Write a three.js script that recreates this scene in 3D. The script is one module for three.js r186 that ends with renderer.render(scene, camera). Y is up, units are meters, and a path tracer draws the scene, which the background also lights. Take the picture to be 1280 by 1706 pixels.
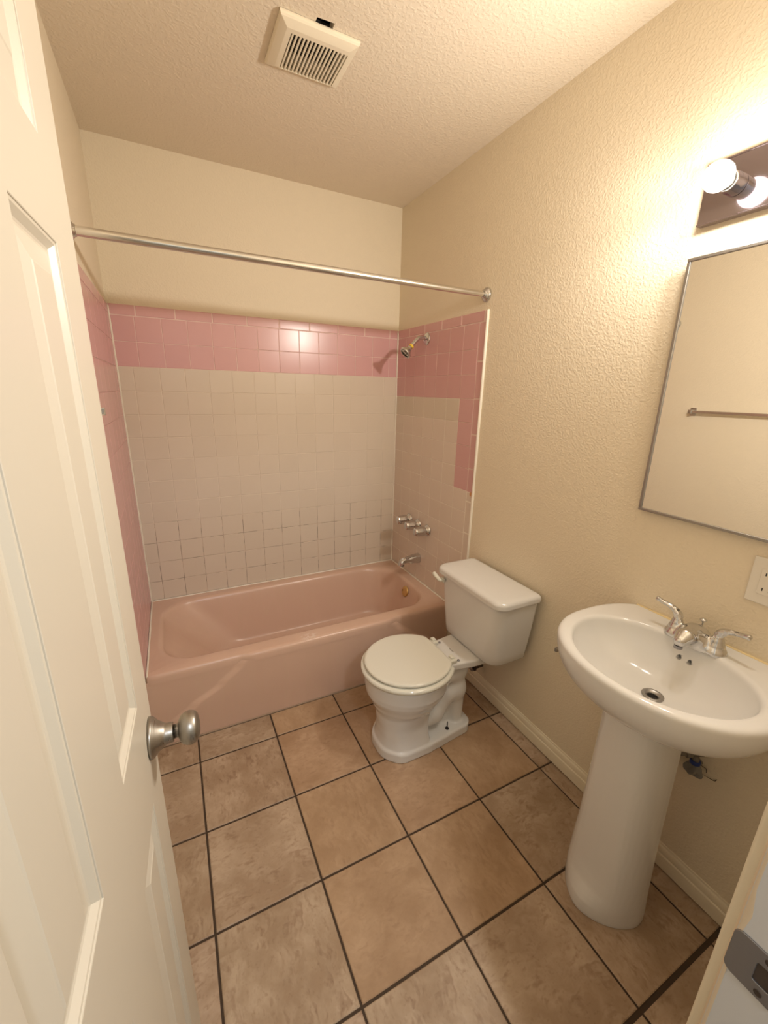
import * as THREE from 'three';
import { mergeGeometries, mergeVertices, toCreasedNormals } from 'three/addons/utils/BufferGeometryUtils.js';
import { RoundedBoxGeometry } from 'three/addons/geometries/RoundedBoxGeometry.js';

// ---------------------------------------------------------------- camera, light, exposure
const scene = new THREE.Scene();
scene.background = new THREE.Color(0x000000);
const camera = new THREE.PerspectiveCamera(2 * Math.atan(853 / 689.8) * 180 / Math.PI, 1280 / 1706, 0.01, 20);
camera.position.set(0.2091, 1.4799, 2.3911);
camera.rotation.set(-0.2819, -0.4714, 0.0235, 'YXZ');
const renderer = new THREE.WebGLRenderer({ antialias: true });
renderer.toneMapping = THREE.LinearToneMapping;
renderer.toneMappingExposure = 0.074;
renderer.shadowMap.enabled = true;
const BULB_CD = 3.2, BULB_BEAM = 22.5, BULB_COLOR = new THREE.Color().setRGB(1, 0.925, 0.825);
const UNSEEN_HALL_COLOR = new THREE.Color().setRGB(0.80, 0.88, 1.0), UNSEEN_HALL_POWER = 46;
// unseen cool hallway lamp behind the camera, placed to light alcove, door and jamb
const unseenHallLight = new THREE.PointLight(UNSEEN_HALL_COLOR, UNSEEN_HALL_POWER, 0, 2);
unseenHallLight.position.set(0.42, 2.385, 3.25); unseenHallLight.castShadow = true; unseenHallLight.shadow.radius = 4; unseenHallLight.shadow.mapSize.set(1024, 1024); scene.add(unseenHallLight);

// ---------------------------------------------------------------- sizes (metres)
const W = 1.5, H = 2.476, TILE_TOP = 1.836, RIM = 0.349, ZF = 2.295, ZH = 2.405;
const DOOR_L = 0.075, DOOR_R = 0.69, DOOR_H = 2.06;
const GRID_X = 0.168, GRID_Z = 0.859, PITCH = 0.3136;

// ---------------------------------------------------------------- helpers
let seed = 7;
function rnd() { seed = (seed * 1664525 + 1013904223) >>> 0; return seed / 4294967296; }
const lerp = (a, b, t) => a + (b - a) * t;
const clamp = (x, a = 0, b = 1) => Math.min(b, Math.max(a, x));
const smooth = (a, b, x) => { const t = clamp((x - a) / (b - a)); return t * t * (3 - 2 * t); };
function hash2(x, y, s) { let h = (x * 374761393 + y * 668265263 + s * 1442695041) | 0; h = Math.imul(h ^ (h >>> 13), 1274126177); h ^= h >>> 16; return (h >>> 0) / 4294967296; }
function vnoise(x, y, per, s) {           // periodic value noise
  const xi = Math.floor(x), yi = Math.floor(y), fx = x - xi, fy = y - yi;
  const m = (v) => ((v % per) + per) % per;
  const u = fx * fx * (3 - 2 * fx), v = fy * fy * (3 - 2 * fy);
  return lerp(lerp(hash2(m(xi), m(yi), s), hash2(m(xi + 1), m(yi), s), u), lerp(hash2(m(xi), m(yi + 1), s), hash2(m(xi + 1), m(yi + 1), s), u), v);
}
function fbm(x, y, per, oct, s) { let a = 0, n = 0, k = 1; for (let i = 0; i < oct; i++) { a += vnoise(x * (1 << i), y * (1 << i), per << i, s + i) * k; n += k; k *= 0.5; } return a / n; }
function dataTex(n, fn, srgb) {
  const d = new Uint8Array(n * n * 4);
  for (let j = 0; j < n; j++) for (let i = 0; i < n; i++) { const c = fn(i / n, j / n), o = (j * n + i) * 4; d[o] = clamp(c[0]) * 255; d[o + 1] = clamp(c[1]) * 255; d[o + 2] = clamp(c[2]) * 255; d[o + 3] = 255; }
  const t = new THREE.DataTexture(d, n, n, THREE.RGBAFormat);
  t.wrapS = t.wrapT = THREE.RepeatWrapping; t.magFilter = THREE.LinearFilter; t.minFilter = THREE.LinearMipmapLinearFilter; t.generateMipmaps = true;
  if (srgb) t.colorSpace = THREE.SRGBColorSpace; t.needsUpdate = true; return t;
}
function rep(t, r, ox = 0, oy = 0, rot = 0) { const c = t.clone(); c.repeat.set(r, r); c.offset.set(ox, oy); c.rotation = rot; c.needsUpdate = true; return c; }
const taken = {};
function numbered(name) { const n = taken[name] = (taken[name] ?? -1) + 1; return n ? name + '_' + String(n).padStart(3, '0') : name; }
function obj(name, geo, m, parent) {
  const o = new THREE.Mesh(Array.isArray(geo) ? mergeGeometries(geo.map((g) => { const q = g.index ? g.toNonIndexed() : g; for (const k of Object.keys(q.attributes)) if (!['position', 'normal', 'uv'].includes(k)) q.deleteAttribute(k); if (!q.attributes.uv) q.setAttribute('uv', new THREE.Float32BufferAttribute(new Float32Array(q.attributes.position.count * 2), 2)); return q; })) : geo, m);
  o.name = parent ? name : numbered(name); o.castShadow = o.receiveShadow = true; (parent || scene).add(o); return o;
}
function tag(o, label, category, group) { o.userData.label = label; o.userData.category = category; if (group) o.userData.group = group; return o; }
function struct(o, label) { o.userData.kind = 'structure'; if (label) o.userData.label = label; return o; }
function thing(name, label, category, [x, y, z] = [0, 0, 0]) { const g = new THREE.Group(); g.name = numbered(name); g.position.set(x, y, z); scene.add(g); return tag(g, label, category); }
// axis-aligned box given by two corners, uv in metres
function box(x0, y0, z0, x1, y1, z1) {
  const g = new THREE.BoxGeometry(x1 - x0, y1 - y0, z1 - z0); g.translate((x0 + x1) / 2, (y0 + y1) / 2, (z0 + z1) / 2);
  const p = g.attributes.position, n = g.attributes.normal, uv = g.attributes.uv;
  for (let i = 0; i < p.count; i++) {
    const ax = Math.abs(n.getX(i)) > 0.5 ? 0 : Math.abs(n.getY(i)) > 0.5 ? 1 : 2;
    if (ax === 0) uv.setXY(i, p.getZ(i), p.getY(i)); else if (ax === 1) uv.setXY(i, p.getX(i), p.getZ(i)); else uv.setXY(i, p.getX(i), p.getY(i));
  }
  return g;
}
const rbox = (x0, y0, z0, x1, y1, z1, r = 0.003, s = 2) => { const g = new RoundedBoxGeometry(x1 - x0, y1 - y0, z1 - z0, s, r); g.translate((x0 + x1) / 2, (y0 + y1) / 2, (z0 + z1) / 2); return g; };
// a tile with a small bevel, front face up +z, front at z = t, centred in x and y, uv in metres
function slab(w, h, t, b) {
  const P = [], U = [], q = (a, c, d, e) => { for (const v of [a, c, d, a, d, e]) { P.push(...v); U.push(v[0], v[1]); } };
  const x = w / 2, y = h / 2, R = (i, z) => [[-x + i, -y + i, z], [x - i, -y + i, z], [x - i, y - i, z], [-x + i, y - i, z]];
  const A = R(0, 0), B = R(0, t - b * 0.8), C = R(b, t);
  for (let i = 0; i < 4; i++) { const j = (i + 1) % 4; q(A[i], A[j], B[j], B[i]); q(B[i], B[j], C[j], C[i]); }
  q(C[0], C[1], C[2], C[3]);
  const g = new THREE.BufferGeometry(); g.setAttribute('position', new THREE.Float32BufferAttribute(P, 3)); g.setAttribute('uv', new THREE.Float32BufferAttribute(U, 2)); g.computeVertexNormals(); return g;
}
// loft through rings (each an array of [x,y,z], same count), optional caps; crease angle for the normals
function loft(rings, { capA = false, capB = false, closed = true, crease = 0.6 } = {}) {
  const n = rings[0].length, P = rings.flat(2), I = [], m = closed ? n : n - 1;
  for (let r = 0; r + 1 < rings.length; r++) for (let i = 0; i < m; i++) { const a = r * n + i, b = r * n + (i + 1) % n, c = a + n, d = b + n; I.push(a, b, d, a, d, c); }
  const cap = (r, flip) => { const o = P.length / 3, c = [0, 0, 0]; for (const v of rings[r]) for (let k = 0; k < 3; k++) c[k] += v[k] / n; P.push(...c); for (let i = 0; i < n; i++) { const a = r * n + i, b = r * n + (i + 1) % n; flip ? I.push(o, b, a) : I.push(o, a, b); } };
  if (capA) cap(0, true); if (capB) cap(rings.length - 1, false);
  let g = new THREE.BufferGeometry(); g.setAttribute('position', new THREE.Float32BufferAttribute(P, 3)); g.setIndex(I);
  g.setAttribute('uv', new THREE.Float32BufferAttribute(new Float32Array(P.length / 3 * 2), 2));
  return toCreasedNormals(g, crease);
}
// rounded rectangle in a plane: returns [u,v] points, counter-clockwise
function rrect(u0, v0, u1, v1, r, k = 6, m = 1) {
  const o = [], rs = Array.isArray(r) ? r : [r, r, r, r];
  const C = [[u1 - rs[0], v0 + rs[0], -Math.PI / 2, rs[0]], [u1 - rs[1], v1 - rs[1], 0, rs[1]], [u0 + rs[2], v1 - rs[2], Math.PI / 2, rs[2]], [u0 + rs[3], v0 + rs[3], Math.PI, rs[3]]];
  for (let c = 0; c < 4; c++) {
    const [cu, cv, a0, rr] = C[c]; for (let i = 0; i <= k; i++) { const a = a0 + i / k * Math.PI / 2; o.push([cu + rr * Math.cos(a), cv + rr * Math.sin(a)]); }
    const N = C[(c + 1) % 4], a1 = N[2], e = [N[0] + N[3] * Math.cos(a1), N[1] + N[3] * Math.sin(a1)], s = o[o.length - 1];
    for (let i = 1; i < m; i++) o.push([lerp(s[0], e[0], i / m), lerp(s[1], e[1], i / m)]);
  }
  return o;
}
const atY = (pts, y) => pts.map(([u, v]) => [u, y, -v + 0]).map(([x, yy, z]) => [x, yy, -z]);
const lathe = (prof, seg = 40) => new THREE.LatheGeometry(prof.map(([r, y]) => new THREE.Vector2(r, y)), seg);
// tapered tube along points [[x,y,z,r],...]
function tube(pts, seg = 14, per = 6, cap = true) {
  const cv = new THREE.CatmullRomCurve3(pts.map((p) => new THREE.Vector3(p[0], p[1], p[2])), false, 'centripetal');
  const N = (pts.length - 1) * per, rings = []; let nrm = null;
  for (let i = 0; i <= N; i++) {
    const t = i / N, p = cv.getPoint(t), T = cv.getTangent(t), f = t * (pts.length - 1), k = Math.min(pts.length - 2, Math.floor(f)), r = lerp(pts[k][3], pts[k + 1][3], f - k);
    if (!nrm) { nrm = Math.abs(T.y) < 0.9 ? new THREE.Vector3(0, 1, 0) : new THREE.Vector3(1, 0, 0); }
    nrm.addScaledVector(T, -nrm.dot(T)).normalize(); const bi = new THREE.Vector3().crossVectors(T, nrm), ring = [];
    for (let j = 0; j < seg; j++) { const a = j / seg * Math.PI * 2; ring.push([p.x + r * (Math.cos(a) * nrm.x + Math.sin(a) * bi.x), p.y + r * (Math.cos(a) * nrm.y + Math.sin(a) * bi.y), p.z + r * (Math.cos(a) * nrm.z + Math.sin(a) * bi.z)]); }
    rings.push(ring);
  }
  return loft(rings, { capA: cap, capB: cap, crease: 0.9 });
}
// naive surface nets of a signed distance function, normals from its gradient
function nets(f, lo, hi, h) {
  const n = [0, 1, 2].map((k) => Math.ceil((hi[k] - lo[k]) / h) + 1), [nx, ny, nz] = n, V = new Float32Array(nx * ny * nz), id = (i, j, k) => i + nx * (j + ny * k);
  for (let k = 0; k < nz; k++) for (let j = 0; j < ny; j++) for (let i = 0; i < nx; i++) V[id(i, j, k)] = f(lo[0] + i * h, lo[1] + j * h, lo[2] + k * h);
  const P = [], N = [], I = [], vi = new Int32Array(nx * ny * nz).fill(-1), c = [[0, 0, 0], [1, 0, 0], [0, 1, 0], [1, 1, 0], [0, 0, 1], [1, 0, 1], [0, 1, 1], [1, 1, 1]];
  const E = []; for (let a = 0; a < 8; a++) for (const b of [1, 2, 4]) if (!(a & b)) E.push([a, a | b]);
  for (let k = 0; k < nz - 1; k++) for (let j = 0; j < ny - 1; j++) for (let i = 0; i < nx - 1; i++) {
    const v = c.map(([a, b, d]) => V[id(i + a, j + b, k + d)]); let s = 0; for (const q of v) if (q < 0) s++;
    if (!s || s === 8) continue;
    let x = 0, y = 0, z = 0, m = 0;
    for (const [a, b] of E) if ((v[a] < 0) !== (v[b] < 0)) { const t = v[a] / (v[a] - v[b]); x += lerp(c[a][0], c[b][0], t); y += lerp(c[a][1], c[b][1], t); z += lerp(c[a][2], c[b][2], t); m++; }
    let px = lo[0] + (i + x / m) * h, py = lo[1] + (j + y / m) * h, pz = lo[2] + (k + z / m) * h; const e = h * 0.3;
    let gx, gy, gz, L;
    for (let it = 0; it < 2; it++) {
      gx = f(px + e, py, pz) - f(px - e, py, pz); gy = f(px, py + e, pz) - f(px, py - e, pz); gz = f(px, py, pz + e) - f(px, py, pz - e); L = Math.hypot(gx, gy, gz) || 1;
      if (it === 0) { const d = clamp(f(px, py, pz) / (L / (2 * e)), -h * 0.5, h * 0.5); px -= d * gx / L; py -= d * gy / L; pz -= d * gz / L; }
    }
    vi[id(i, j, k)] = P.length / 3; P.push(px, py, pz); N.push(gx / L, gy / L, gz / L);
  }
  const quad = (a, b, d, e, fl) => { if (a < 0 || b < 0 || d < 0 || e < 0) return; fl ? I.push(a, b, d, a, d, e) : I.push(a, d, b, a, e, d); };
  for (let k = 1; k < nz - 1; k++) for (let j = 1; j < ny - 1; j++) for (let i = 1; i < nx - 1; i++) {
    const s = V[id(i, j, k)] < 0;
    if (s !== V[id(i + 1, j, k)] < 0) quad(vi[id(i, j - 1, k - 1)], vi[id(i, j, k - 1)], vi[id(i, j, k)], vi[id(i, j - 1, k)], s);
    if (s !== V[id(i, j + 1, k)] < 0) quad(vi[id(i - 1, j, k - 1)], vi[id(i - 1, j, k)], vi[id(i, j, k)], vi[id(i, j, k - 1)], s);
    if (s !== V[id(i, j, k + 1)] < 0) quad(vi[id(i - 1, j - 1, k)], vi[id(i, j - 1, k)], vi[id(i, j, k)], vi[id(i - 1, j, k)], s);
  }
  const g = new THREE.BufferGeometry(); g.setAttribute('position', new THREE.Float32BufferAttribute(P, 3)); g.setAttribute('normal', new THREE.Float32BufferAttribute(N, 3));
  g.setAttribute('uv', new THREE.Float32BufferAttribute(new Float32Array(P.length / 3 * 2), 2)); g.setIndex(I); return g;
}
const smin = (a, b, k) => { const h = clamp(0.5 + 0.5 * (b - a) / k); return lerp(b, a, h) - k * h * (1 - h); };
const smax = (a, b, k) => -smin(-a, -b, k);
const sdBox = (x, y, z, hx, hy, hz, r) => { const a = Math.abs(x) - hx + r, b = Math.abs(y) - hy + r, c = Math.abs(z) - hz + r; return Math.hypot(Math.max(a, 0), Math.max(b, 0), Math.max(c, 0)) + Math.min(Math.max(a, b, c), 0) - r; };
function sdCap(x, y, z, a, b, ra, rb) { const dx = b[0] - a[0], dy = b[1] - a[1], dz = b[2] - a[2], t = clamp(((x - a[0]) * dx + (y - a[1]) * dy + (z - a[2]) * dz) / (dx * dx + dy * dy + dz * dz)); return Math.hypot(x - a[0] - dx * t, y - a[1] - dy * t, z - a[2] - dz * t) - lerp(ra, rb, t); }
function sdEll(x, y, z, a, b, c) { const k0 = Math.hypot(x / a, y / b, z / c), k1 = Math.hypot(x / a / a, y / b / b, z / c / c); return k1 < 1e-9 ? -Math.min(a, b, c) : k0 * (k0 - 1) / k1; }
function keys(tab, y) { if (y <= tab[0][0]) return tab[0]; for (let i = 0; i + 1 < tab.length; i++) if (y <= tab[i + 1][0]) { const t = (y - tab[i][0]) / (tab[i + 1][0] - tab[i][0]), s = t * t * (3 - 2 * t) * 0.5 + t * 0.5; return tab[i].map((v, k) => lerp(v, tab[i + 1][k], s)); } return tab[tab.length - 1]; }

// ---------------------------------------------------------------- materials
const std = (r, g, b, roughness, o = {}) => new THREE.MeshStandardMaterial({ color: new THREE.Color().setRGB(r, g, b), roughness, ...o });
const phys = (r, g, b, roughness, o = {}) => new THREE.MeshPhysicalMaterial({ color: new THREE.Color().setRGB(r, g, b), roughness, ...o });
const peelTex = dataTex(1024, (u, v) => { const a = fbm(u * 128, v * 128, 128, 2, 3), b = fbm(u * 40, v * 40, 40, 2, 9), h = smooth(0.36, 0.72, a) * 0.7 + b * 0.3; return [h, h, h]; });
const popTex = dataTex(1024, (u, v) => { const a = fbm(u * 96, v * 96, 96, 3, 23), b = fbm(u * 24, v * 24, 24, 2, 29), h = smooth(0.42, 0.66, a) * 0.75 + b * 0.25; return [h, h, h]; });
const M = {};
M.wall = std(0.79, 0.695, 0.535, 0.62, { bumpMap: rep(peelTex, 1 / 0.62), bumpScale: 0.0006 });
M.ceil = std(0.80, 0.70, 0.56, 0.75, { bumpMap: rep(popTex, 1 / 0.62), bumpScale: 0.0007 });
M.trim = std(0.80, 0.72, 0.56, 0.38);
M.door = std(0.61, 0.56, 0.465, 0.34);
M.jambWhite = std(0.60, 0.58, 0.56, 0.42);
M.jambCream = std(0.70, 0.58, 0.43, 0.5);
const pinkVar = [0, 1, 2, 3].map((i) => phys(0.62 + i * 0.006, 0.352 + i * 0.005, 0.35 + i * 0.005, 0.25));
const beigeVar = [0, 1, 2, 3].map((i) => phys(0.66 + i * 0.005, 0.57 + i * 0.005, 0.47 + i * 0.005, 0.2));
const blushVar = [0, 1, 2, 3].map((i) => phys(0.72 + i * 0.005, 0.61 + i * 0.005, 0.525 + i * 0.005, 0.2));
const stainTex = dataTex(256, (u, v) => { const a = fbm(u * 14, v * 14, 14, 4, 51), k = lerp(0.74, 1.05, smooth(0.35, 0.62, a)); return [0.76 * k, 0.69 * k, 0.62 * k]; }, true);
M.groutPink = std(0.76, 0.58, 0.54, 0.8);
M.groutRose = std(0.50, 0.30, 0.28, 0.85);
M.groutPale = std(0.86, 0.79, 0.69, 0.85);
M.groutBeige = std(0.70, 0.61, 0.51, 0.85);
M.groutStain = std(1, 1, 1, 0.9, { map: rep(stainTex, 1 / 0.5) });
M.caulk = std(0.82, 0.76, 0.65, 0.45);
M.caulkYellow = std(0.74, 0.60, 0.33, 0.5);
const tubTex = dataTex(1024, (u, v) => {               // enamel with a worn whitish patch on the front rim; u = x / 1.5, v = z / 1.5
  const x = u * 1.5, z = v * 1.5, n = fbm(u * 20, v * 20, 20, 3, 61), w = fbm(u * 160, v * 160, 160, 3, 67), d = Math.hypot((x - 0.69) / 0.055, (z - 0.685) / 0.028);
  const s = smooth(1.1, 0.3, d) * smooth(0.40, 0.60, w) * 0.95, base = [0.815 + (n - 0.5) * 0.012, 0.69 + (n - 0.5) * 0.015, 0.615 + (n - 0.5) * 0.015];
  return base.map((c, k) => lerp(c, [0.87, 0.79, 0.74][k], s));
}, true);
M.tub = phys(1, 1, 1, 0.26, { map: tubTex });
M.apron = phys(0.628, 0.343, 0.243, 0.3);
M.white = phys(0.74, 0.73, 0.71, 0.1);
M.seat = phys(0.73, 0.715, 0.63, 0.16);
M.chrome = std(0.64, 0.64, 0.645, 0.08, { metalness: 1 });
M.rod = std(0.74, 0.73, 0.71, 0.2, { metalness: 1 });
const brushTex = dataTex(256, (u, v) => { const h = vnoise(u * 4, v * 128, 128, 5); return [0.5 + h * 0.5, 0.5 + h * 0.5, 0.5 + h * 0.5]; });
M.nickel = std(0.36, 0.335, 0.30, 0.5, { metalness: 1, roughnessMap: brushTex });
M.brass = std(0.66, 0.47, 0.20, 0.28, { metalness: 1 });
M.steel = std(0.30, 0.295, 0.31, 0.38, { metalness: 1 });
M.steelFrame = std(0.36, 0.345, 0.33, 0.4, { metalness: 1 });
M.mirror = std(0.93, 0.93, 0.91, 0.015, { metalness: 1 });
M.plate = std(0.40, 0.355, 0.41, 0.07, { metalness: 1 });
M.black = std(0.012, 0.010, 0.009, 0.7);
M.darkBrown = std(0.05, 0.032, 0.022, 0.6);
M.plastic = phys(0.80, 0.72, 0.57, 0.35);
M.outlet = phys(0.80, 0.76, 0.68, 0.3);
M.tape = std(0.75, 0.50, 0.03, 0.6);
M.blue = std(0.02, 0.045, 0.22, 0.5);
M.rag = std(0.22, 0.21, 0.19, 0.95);
M.greyPipe = std(0.20, 0.175, 0.145, 0.55);
M.floorGrout = std(0.055, 0.034, 0.020, 0.9);
// two glazes of mottled tan ceramic, one repeat = 1.25 m: a warm cloudy one and a greyer one with fine brown flecks
const stone = (lo, hi, soft, fleck, sd) => dataTex(1024, (u, v) => {
  const a = fbm(u * 10, v * 10, 10, 5, sd), w = fbm(u * 30, v * 30, 30, 3, sd + 7), b = fbm(u * 44 + w * 2.2, v * 26 + a * 2, 44, 4, sd + 11), c = fbm(u * 200, v * 150, 200, 3, sd + 17), e = fbm(u * 150 + b * 4, v * 60, 150, 3, sd + 23);
  const t = clamp(0.5 + (a - 0.5) * soft + (b - 0.5) * soft * 0.8 + (c - 0.5) * 0.35), dk = smooth(0.52, 0.78, b * 0.5 + e * 0.5) * fleck + smooth(0.60, 0.85, c) * fleck * 0.5;
  return lo.map((l, k) => lerp(l, hi[k], t) * (1 - dk * [0.8, 1, 1.15][k]));
}, true);
const stoneWarm = stone([0.63, 0.515, 0.40], [0.73, 0.62, 0.505], 1.3, 0.10, 71), stoneGrey = stone([0.62, 0.525, 0.43], [0.735, 0.65, 0.56], 1.6, 0.19, 171);
const roughTile = dataTex(512, (u, v) => { const a = fbm(u * 40, v * 40, 40, 3, 91), r = 0.36 + a * 0.3; return [r, r, r]; });
const floorVar = Array.from({ length: 12 }, (_, i) => { const k = 0.94 + hash2(i, 3, 5) * 0.10; return std(k, k * (0.985 + hash2(i, 8, 1) * 0.03), k * (0.96 + hash2(i, 1, 9) * 0.06), 1, { map: rep(i < 6 ? stoneWarm : stoneGrey, 1 / 1.25, hash2(i, 1, 2), hash2(i, 2, 2), (i % 4) * Math.PI / 2), roughnessMap: rep(roughTile, 2), bumpMap: rep(roughTile, 1.6, 0.3, 0.1), bumpScale: 0.0004 }); });
M.carpet = std(0.33, 0.29, 0.25, 0.95);
M.hallWall = std(0.75, 0.70, 0.60, 0.7);

// ---------------------------------------------------------------- the room shell
const T = 0.1;
const wallBack = struct(obj('wall_back', box(-T, 0, -T, W + T, H, 0), M.wall), 'cream painted wall behind the bathtub with pink and beige tiles');
const wallLeft = struct(obj('wall_left', box(-T, 0, 0, 0, H, ZF), M.wall), 'cream painted wall beside the open door');
const wallRight = struct(obj('wall_right', box(W, 0, 0, W + T, H, ZF), M.wall), 'cream textured wall behind the toilet and sink');
const wallFront = struct(obj('wall_front', [box(-T, 0, ZF, DOOR_L - 0.018, H, ZH), box(DOOR_R + 0.018, 0, ZF, W + T, H, ZH), box(DOOR_L - 0.018, DOOR_H + 0.018, ZF, DOOR_R + 0.018, H, ZH)], M.wall), 'cream wall around the doorway');
// ceiling with the fan's cut-out, wider than the grille at one place
{
  const s = new THREE.Shape([[-T, -T], [W + T, -T], [W + T, ZH], [-T, ZH]].map((p) => new THREE.Vector2(p[0], p[1])));
  s.holes.push(new THREE.Path([[0.625, 0.775], [0.625, 0.93], [0.690, 0.93], [0.690, 0.968], [0.741, 0.972], [0.741, 0.93], [0.795, 0.93], [0.795, 0.775]].map((p) => new THREE.Vector2(p[0], p[1]))));
  const g = new THREE.ExtrudeGeometry(s, { depth: 0.06, bevelEnabled: false }); g.rotateX(Math.PI / 2); g.translate(0, H + 0.06, 0);
  struct(obj('ceiling', g, M.ceil), 'cream knockdown-textured ceiling');
}
// floor: dark grout bed and each ceramic tile
const floor = struct(obj('floor', box(-T, -0.06, -T, W + T, -0.0035, ZF + 0.04), M.floorGrout), 'tan ceramic floor with dark grout');
{
  const xs = [0.004]; for (let i = 0; i < 5; i++) xs.push(GRID_X + i * PITCH); xs.push(W - 0.001);
  const zs = [0.716]; for (let j = 0; j < 5; j++) zs.push(GRID_Z + j * PITCH); zs.splice(zs.length, 0); zs[zs.length - 1] = 2.1135; zs.push(ZF + 0.04);
  const cache = {}; let n = 0;
  for (let i = 0; i + 1 < xs.length; i++) for (let j = 0; j + 1 < zs.length; j++) {
    const g0 = 0.0032, gz1 = j === 4 ? 0.006 : 0.0035, gz0 = j === 5 ? 0.006 : 0.0035;
    const x0 = xs[i] + (i ? g0 : 0), x1 = xs[i + 1] - (i + 2 < xs.length ? g0 : 0), z0 = zs[j] + (j ? gz0 : 0), z1 = zs[j + 1] - (j + 2 < zs.length ? gz1 : 0);
    const key = [x1 - x0, z1 - z0].map((v) => v.toFixed(4)).join(), g = cache[key] ??= slab(x1 - x0, z1 - z0, 0.008, 0.0022);
    const o = obj('floor_tile', g, floorVar[((i === 2 || i === 3) && j < 4 || i === 4 && j < 3 ? 0 : 6) + (n * 5 + i) % 6], floor); n++;
    o.rotation.x = -Math.PI / 2; o.position.set((x0 + x1) / 2, -0.008 + (rnd() - 0.5) * 0.0007, (z0 + z1) / 2);
  }
}

// ---------------------------------------------------------------- wall tiles around the tub
const TP = 0.1109, TW = 0.1085, TT = 0.0068, BN = 0.0465;       // pitch, tile size, thickness, bullnose height
const slabCache = {};
// place a tile on a wall: wall-plane rectangle u0..u1, y0..y1
function wallTile(wall, side, u0, u1, y0, y1, mats, name, b = 0.0013) {
  const w = u1 - u0, h = y1 - y0; if (w < 0.006 || h < 0.006) return;
  const key = w.toFixed(4) + ',' + h.toFixed(4), g = slabCache[key] ??= slab(w, h, TT, b);
  const o = obj(name, g, mats[Math.floor(rnd() * mats.length)], wall), u = (u0 + u1) / 2, y = (y0 + y1) / 2, tl = mats === pinkVar ? 0.012 : 0.004, a = (rnd() - 0.5) * tl, c = (rnd() - 0.5) * tl;
  if (side === 'back') { o.position.set(u, y, 0); o.rotation.set(a, c, 0); }
  else if (side === 'right') { o.position.set(W, y, u); o.rotation.set(a, -Math.PI / 2 + c, 0, 'YXZ'); }
  else { o.position.set(0, y, u); o.rotation.set(a, Math.PI / 2 + c, 0, 'YXZ'); }
  return o;
}
const GAP = TP - TW;
const rowTop = (j) => TILE_TOP - BN - j * TP;                    // top of full row j (0 = first below the bullnose)
function cols(first, lo, hi) { const r = []; let a = first; while (a > lo) a -= TP; for (; a < hi; a += TP) { const u0 = Math.max(lo, a + GAP / 2), u1 = Math.min(hi, a + TP - GAP / 2); if (u1 - u0 > 0.008) r.push([u0, u1]); } return r; }
const XA = 0.0085, XB = W - 0.0085;
// back wall
for (let x = XA - 0.06; x < XB; x += 0.1655) wallTile(wallBack, 'back', Math.max(XA, x), Math.min(XB, x + 0.1630), TILE_TOP - BN + GAP / 2, TILE_TOP, pinkVar, 'pink_edge_tile', 0.003);
for (let j = 0; j < 14; j++) {
  const pink = j < 2, y1 = rowTop(j) - GAP / 2, y0 = Math.max(RIM + 0.004, rowTop(j + 1) + GAP / 2);
  for (const [a, b] of cols(pink ? 0.1033 : 0.0720, XA, XB)) wallTile(wallBack, 'back', a, b, y0, y1, pink ? pinkVar : beigeVar, pink ? 'pink_tile' : 'beige_tile');
}
// right wall: pink band of three rows, a pink column four rows further down, blush below
const ZE = 0.822, ZN = ZE - BN;
for (let z = XA - 0.03; z < ZN; z += 0.1655) wallTile(wallRight, 'right', Math.max(XA, z), Math.min(ZE, z + 0.1630), TILE_TOP - BN + GAP / 2, TILE_TOP, pinkVar, 'pink_edge_tile', 0.003);
for (let j = 0; j < 14; j++) {
  const y1 = rowTop(j) - GAP / 2, y0 = Math.max(RIM + 0.004, rowTop(j + 1) + GAP / 2);
  for (const [a, b] of cols(ZN, XA, ZN)) {
    const pink = j < 3 || (j < 7 && a > ZN - TP);
    wallTile(wallRight, 'right', a, Math.min(b, ZN - GAP / 2), y0, y1, pink ? pinkVar : j < 4 ? beigeVar : blushVar, pink ? 'pink_tile' : 'beige_tile');
  }
}
for (let k = 0, y = TILE_TOP - BN; y > RIM; y -= 0.1655, k++) { const pk = k < 4.4, yb = Math.max(RIM + 0.004, y - 0.163); if (y > 1.01 && yb < 1.01) { wallTile(wallRight, 'right', ZN + GAP / 2, ZE, 1.012, y - GAP / 2, pinkVar, 'pink_edge_tile', 0.003); wallTile(wallRight, 'right', ZN + GAP / 2, ZE, yb, 1.0095, blushVar, 'beige_edge_tile', 0.003); } else wallTile(wallRight, 'right', ZN + GAP / 2, ZE, yb, y - GAP / 2, y > 1.01 ? pinkVar : blushVar, y > 1.01 ? 'pink_edge_tile' : 'beige_edge_tile', 0.003); }
// left wall: pink all the way down
const ZL = 0.785;
for (let z = XA - 0.03; z < ZL; z += 0.1655) wallTile(wallLeft, 'left', Math.max(XA, z), Math.min(ZL, z + 0.1630), TILE_TOP - BN + GAP / 2, TILE_TOP, pinkVar, 'pink_edge_tile', 0.003);
for (let j = 0; j < 14; j++) { const y1 = rowTop(j) - GAP / 2, y0 = Math.max(RIM + 0.004, rowTop(j + 1) + GAP / 2); for (const [a, b] of cols(0.05, XA, ZL)) wallTile(wallLeft, 'left', a, b, y0, y1, pinkVar, 'pink_tile'); }
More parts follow.
